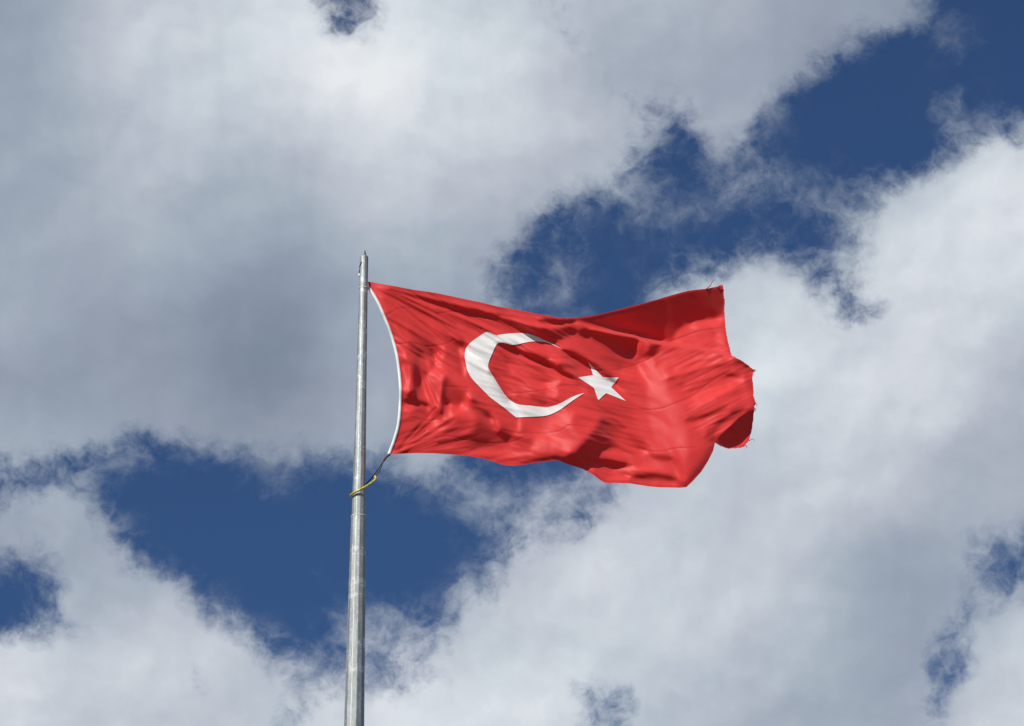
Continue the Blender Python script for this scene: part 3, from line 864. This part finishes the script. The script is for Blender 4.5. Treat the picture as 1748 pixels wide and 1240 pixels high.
# loose threads on the frayed fly edge
m_thread, k, o = material('red_thread')
b = k.node('ShaderNodeBsdfPrincipled'); b.inputs['Roughness'].default_value = 0.8
k.put(b.inputs['Base Color'], k.mixc(k.noise(k.node('ShaderNodeTexCoord').outputs['Object'], 40, 2), (0.35, 0.02, 0.025, 1), (0.62, 0.05, 0.05, 1)))
k.l.new(b.outputs[0], o.inputs[0])
threads = [([(1205,494),(1212,488),(1216,481),(1219,478),(1222,478.5)], 0.006),
           ([(1224,491),(1229,487.5),(1233,486.5)], 0.006),
           ([(1284,632),(1288,631.5),(1291,633)], 0.006),
           ([(1286,690),(1289,687.5),(1292,691),(1291,694)], 0.005),
           ([(1286,700),(1290,698),(1290,703)], 0.005),
           ([(1279,753),(1283,750),(1287,751),(1288.5,754)], 0.004),
           ([(1272,760),(1275,763),(1273,766)], 0.005)]
for pts, rad in threads:
    pp = np.array(smooth_path(pts, 5))
    hh = float(samp(H, np.array([pts[0][0] - 1.5]), np.array([pts[0][1]]))[0])
    P3 = [at(p[0], p[1], hh) for p in pp]
    V, F = tube(P3, [rad * (1 - 0.6 * i / len(P3)) for i in range(len(P3))], 6)
    link('frayed_thread', mesh('frayed_thread', V, F), m_thread, flag)

# ------------------------------------------------------------------ rope and hose holding the lower corner
m_rope, k, o = material('black_rope')
b = k.node('ShaderNodeBsdfPrincipled'); b.inputs['Roughness'].default_value = 0.85
wv = k.node('ShaderNodeTexWave', wave_type='BANDS', bands_direction='DIAGONAL')
k.put(wv.inputs['Vector'], k.node('ShaderNodeTexCoord').outputs['Object']); wv.inputs['Scale'].default_value = 22
k.put(b.inputs['Base Color'], k.mixc(wv.outputs['Fac'], (0.010, 0.010, 0.013, 1), (0.05, 0.05, 0.055, 1)))
k.l.new(b.outputs[0], o.inputs[0])
m_hose, k, o = material('yellow_hose')
b = k.node('ShaderNodeBsdfPrincipled'); b.inputs['Roughness'].default_value = 0.35
k.put(b.inputs['Base Color'], k.mixc(k.rng(k.noise(k.node('ShaderNodeTexCoord').outputs['Object'], 18, 4), 0.4, 0.65, 0, 1), (0.62, 0.50, 0.03, 1), (0.42, 0.34, 0.03, 1)))
k.l.new(b.outputs[0], o.inputs[0])
tether = empty('tether', at(662, 778), 'black rope in a yellow hose looped round the pole below the flag', 'rope')
rp = float(np.interp(pole_z(840), zs, rs))
corner = Vector(surf([(665, 776)])[0])
# the hose goes round the pole: front from the right end to the left side, then behind
hose_px = [(640.2,813.2),(641.2,816.2),(640.0,819.4),(637,822.2),(632,826.0),(626.7,829.6),(615,836),(604.8,841.4),(599.5,845)]
hh = [0.05,0.06,0.08,0.10,0.125,rp * 1.25,rp * 1.42,rp * 1.15,rp * 0.62]
P3 = [at(p[0], p[1], h_) for p, h_ in zip(hose_px, hh)]
zl = P3[-1].z
for a, dz in ((192, 0.012), (215, 0.05), (245, 0.10)):
    P3.append(Vector((PX + (rp + 0.02) * math.cos(R(a)), PY - (rp + 0.02) * math.sin(R(a)), zl + dz)))
hose_pts = [Vector(p) for p in smooth_path([tuple(p) for p in P3], 6)]
V, F = tube(hose_pts, 0.0125, 14)
link('hose_sleeve', mesh('hose_sleeve', V, F), m_hose, tether)
tail = P3[-1]
hc = YP - corner.y
knot = at(654, 789, hc * 0.75)
def rope(pts, rad, n=6):
    V, F = tube([Vector(p) for p in smooth_path([tuple(p) for p in pts], n)], rad, 8)
    return link('rope_strand', mesh('rope_strand', V, F), m_rope, tether)
rope([corner, at(659, 781.5, hc * 0.9), knot, at(648.4, 802.6, hc * 0.4 + 0.02), at(643.5, 810.5, hc * 0.12 + 0.03), P3[0], P3[1]], 0.0065)
rope([corner + Vector((0.004, 0.0, -0.01)), at(657, 783.6, hc * 0.85), at(652, 791, hc * 0.7), at(641.6, 807, hc * 0.4 - 0.02), at(630.6, 820.6, hc * 0.15 - 0.07), at(622, 828.5, -rp * 0.95), tail], 0.0065)
V, F = tube([Vector(p) for p in smooth_path([tuple(corner + Vector((0.0, -0.004, 0.0))), tuple(at(660.4, 780, hc * 0.95)), tuple(at(657.5, 783.5, hc * 0.86)), tuple(at(655, 787.4, hc * 0.77))], 6)],
            [0.010, 0.012, 0.009, 0.011, 0.013, 0.010, 0.009, 0.012, 0.010, 0.009, 0.012, 0.014, 0.011, 0.009, 0.012, 0.010, 0.012, 0.010, 0.008], 8)
link('rope_knot', mesh('rope_knot', V, F), m_rope, tether)

# a short frayed cord caught on the top of the pole
rtp = float(np.interp(pole_z(460), zs, rs))
cord = empty('frayed_cord', at(616, 450), 'short frayed black cord with a white end hanging at the pole top', 'cord')
P3 = [at(617.0, 447, rtp * 0.92), at(615.6, 451, rtp * 0.8), at(614.2, 455, rtp * 0.5), at(614.4, 459, rtp * 0.45), at(613.4, 463, rtp * 0.35), at(612.8, 468, rtp * 0.3)]
V, F = tube([Vector(p) for p in smooth_path([tuple(p) for p in P3], 4)], [0.005, 0.006, 0.004, 0.007, 0.005, 0.009, 0.005, 0.006, 0.008, 0.004, 0.006, 0.007, 0.005, 0.004, 0.007, 0.006, 0.005, 0.006, 0.004, 0.005, 0.003], 7)
link('cord_strand', mesh('cord_strand', V, F), m_rope, cord)
V, F = tube([at(612.9, 467.5, rtp * 0.3), at(612.9, 470, rtp * 0.3), at(613.2, 472.5, rtp * 0.28)], [0.006, 0.010, 0.006], 8)
link('cord_end', mesh('cord_end', V, F), m_tape, cord)
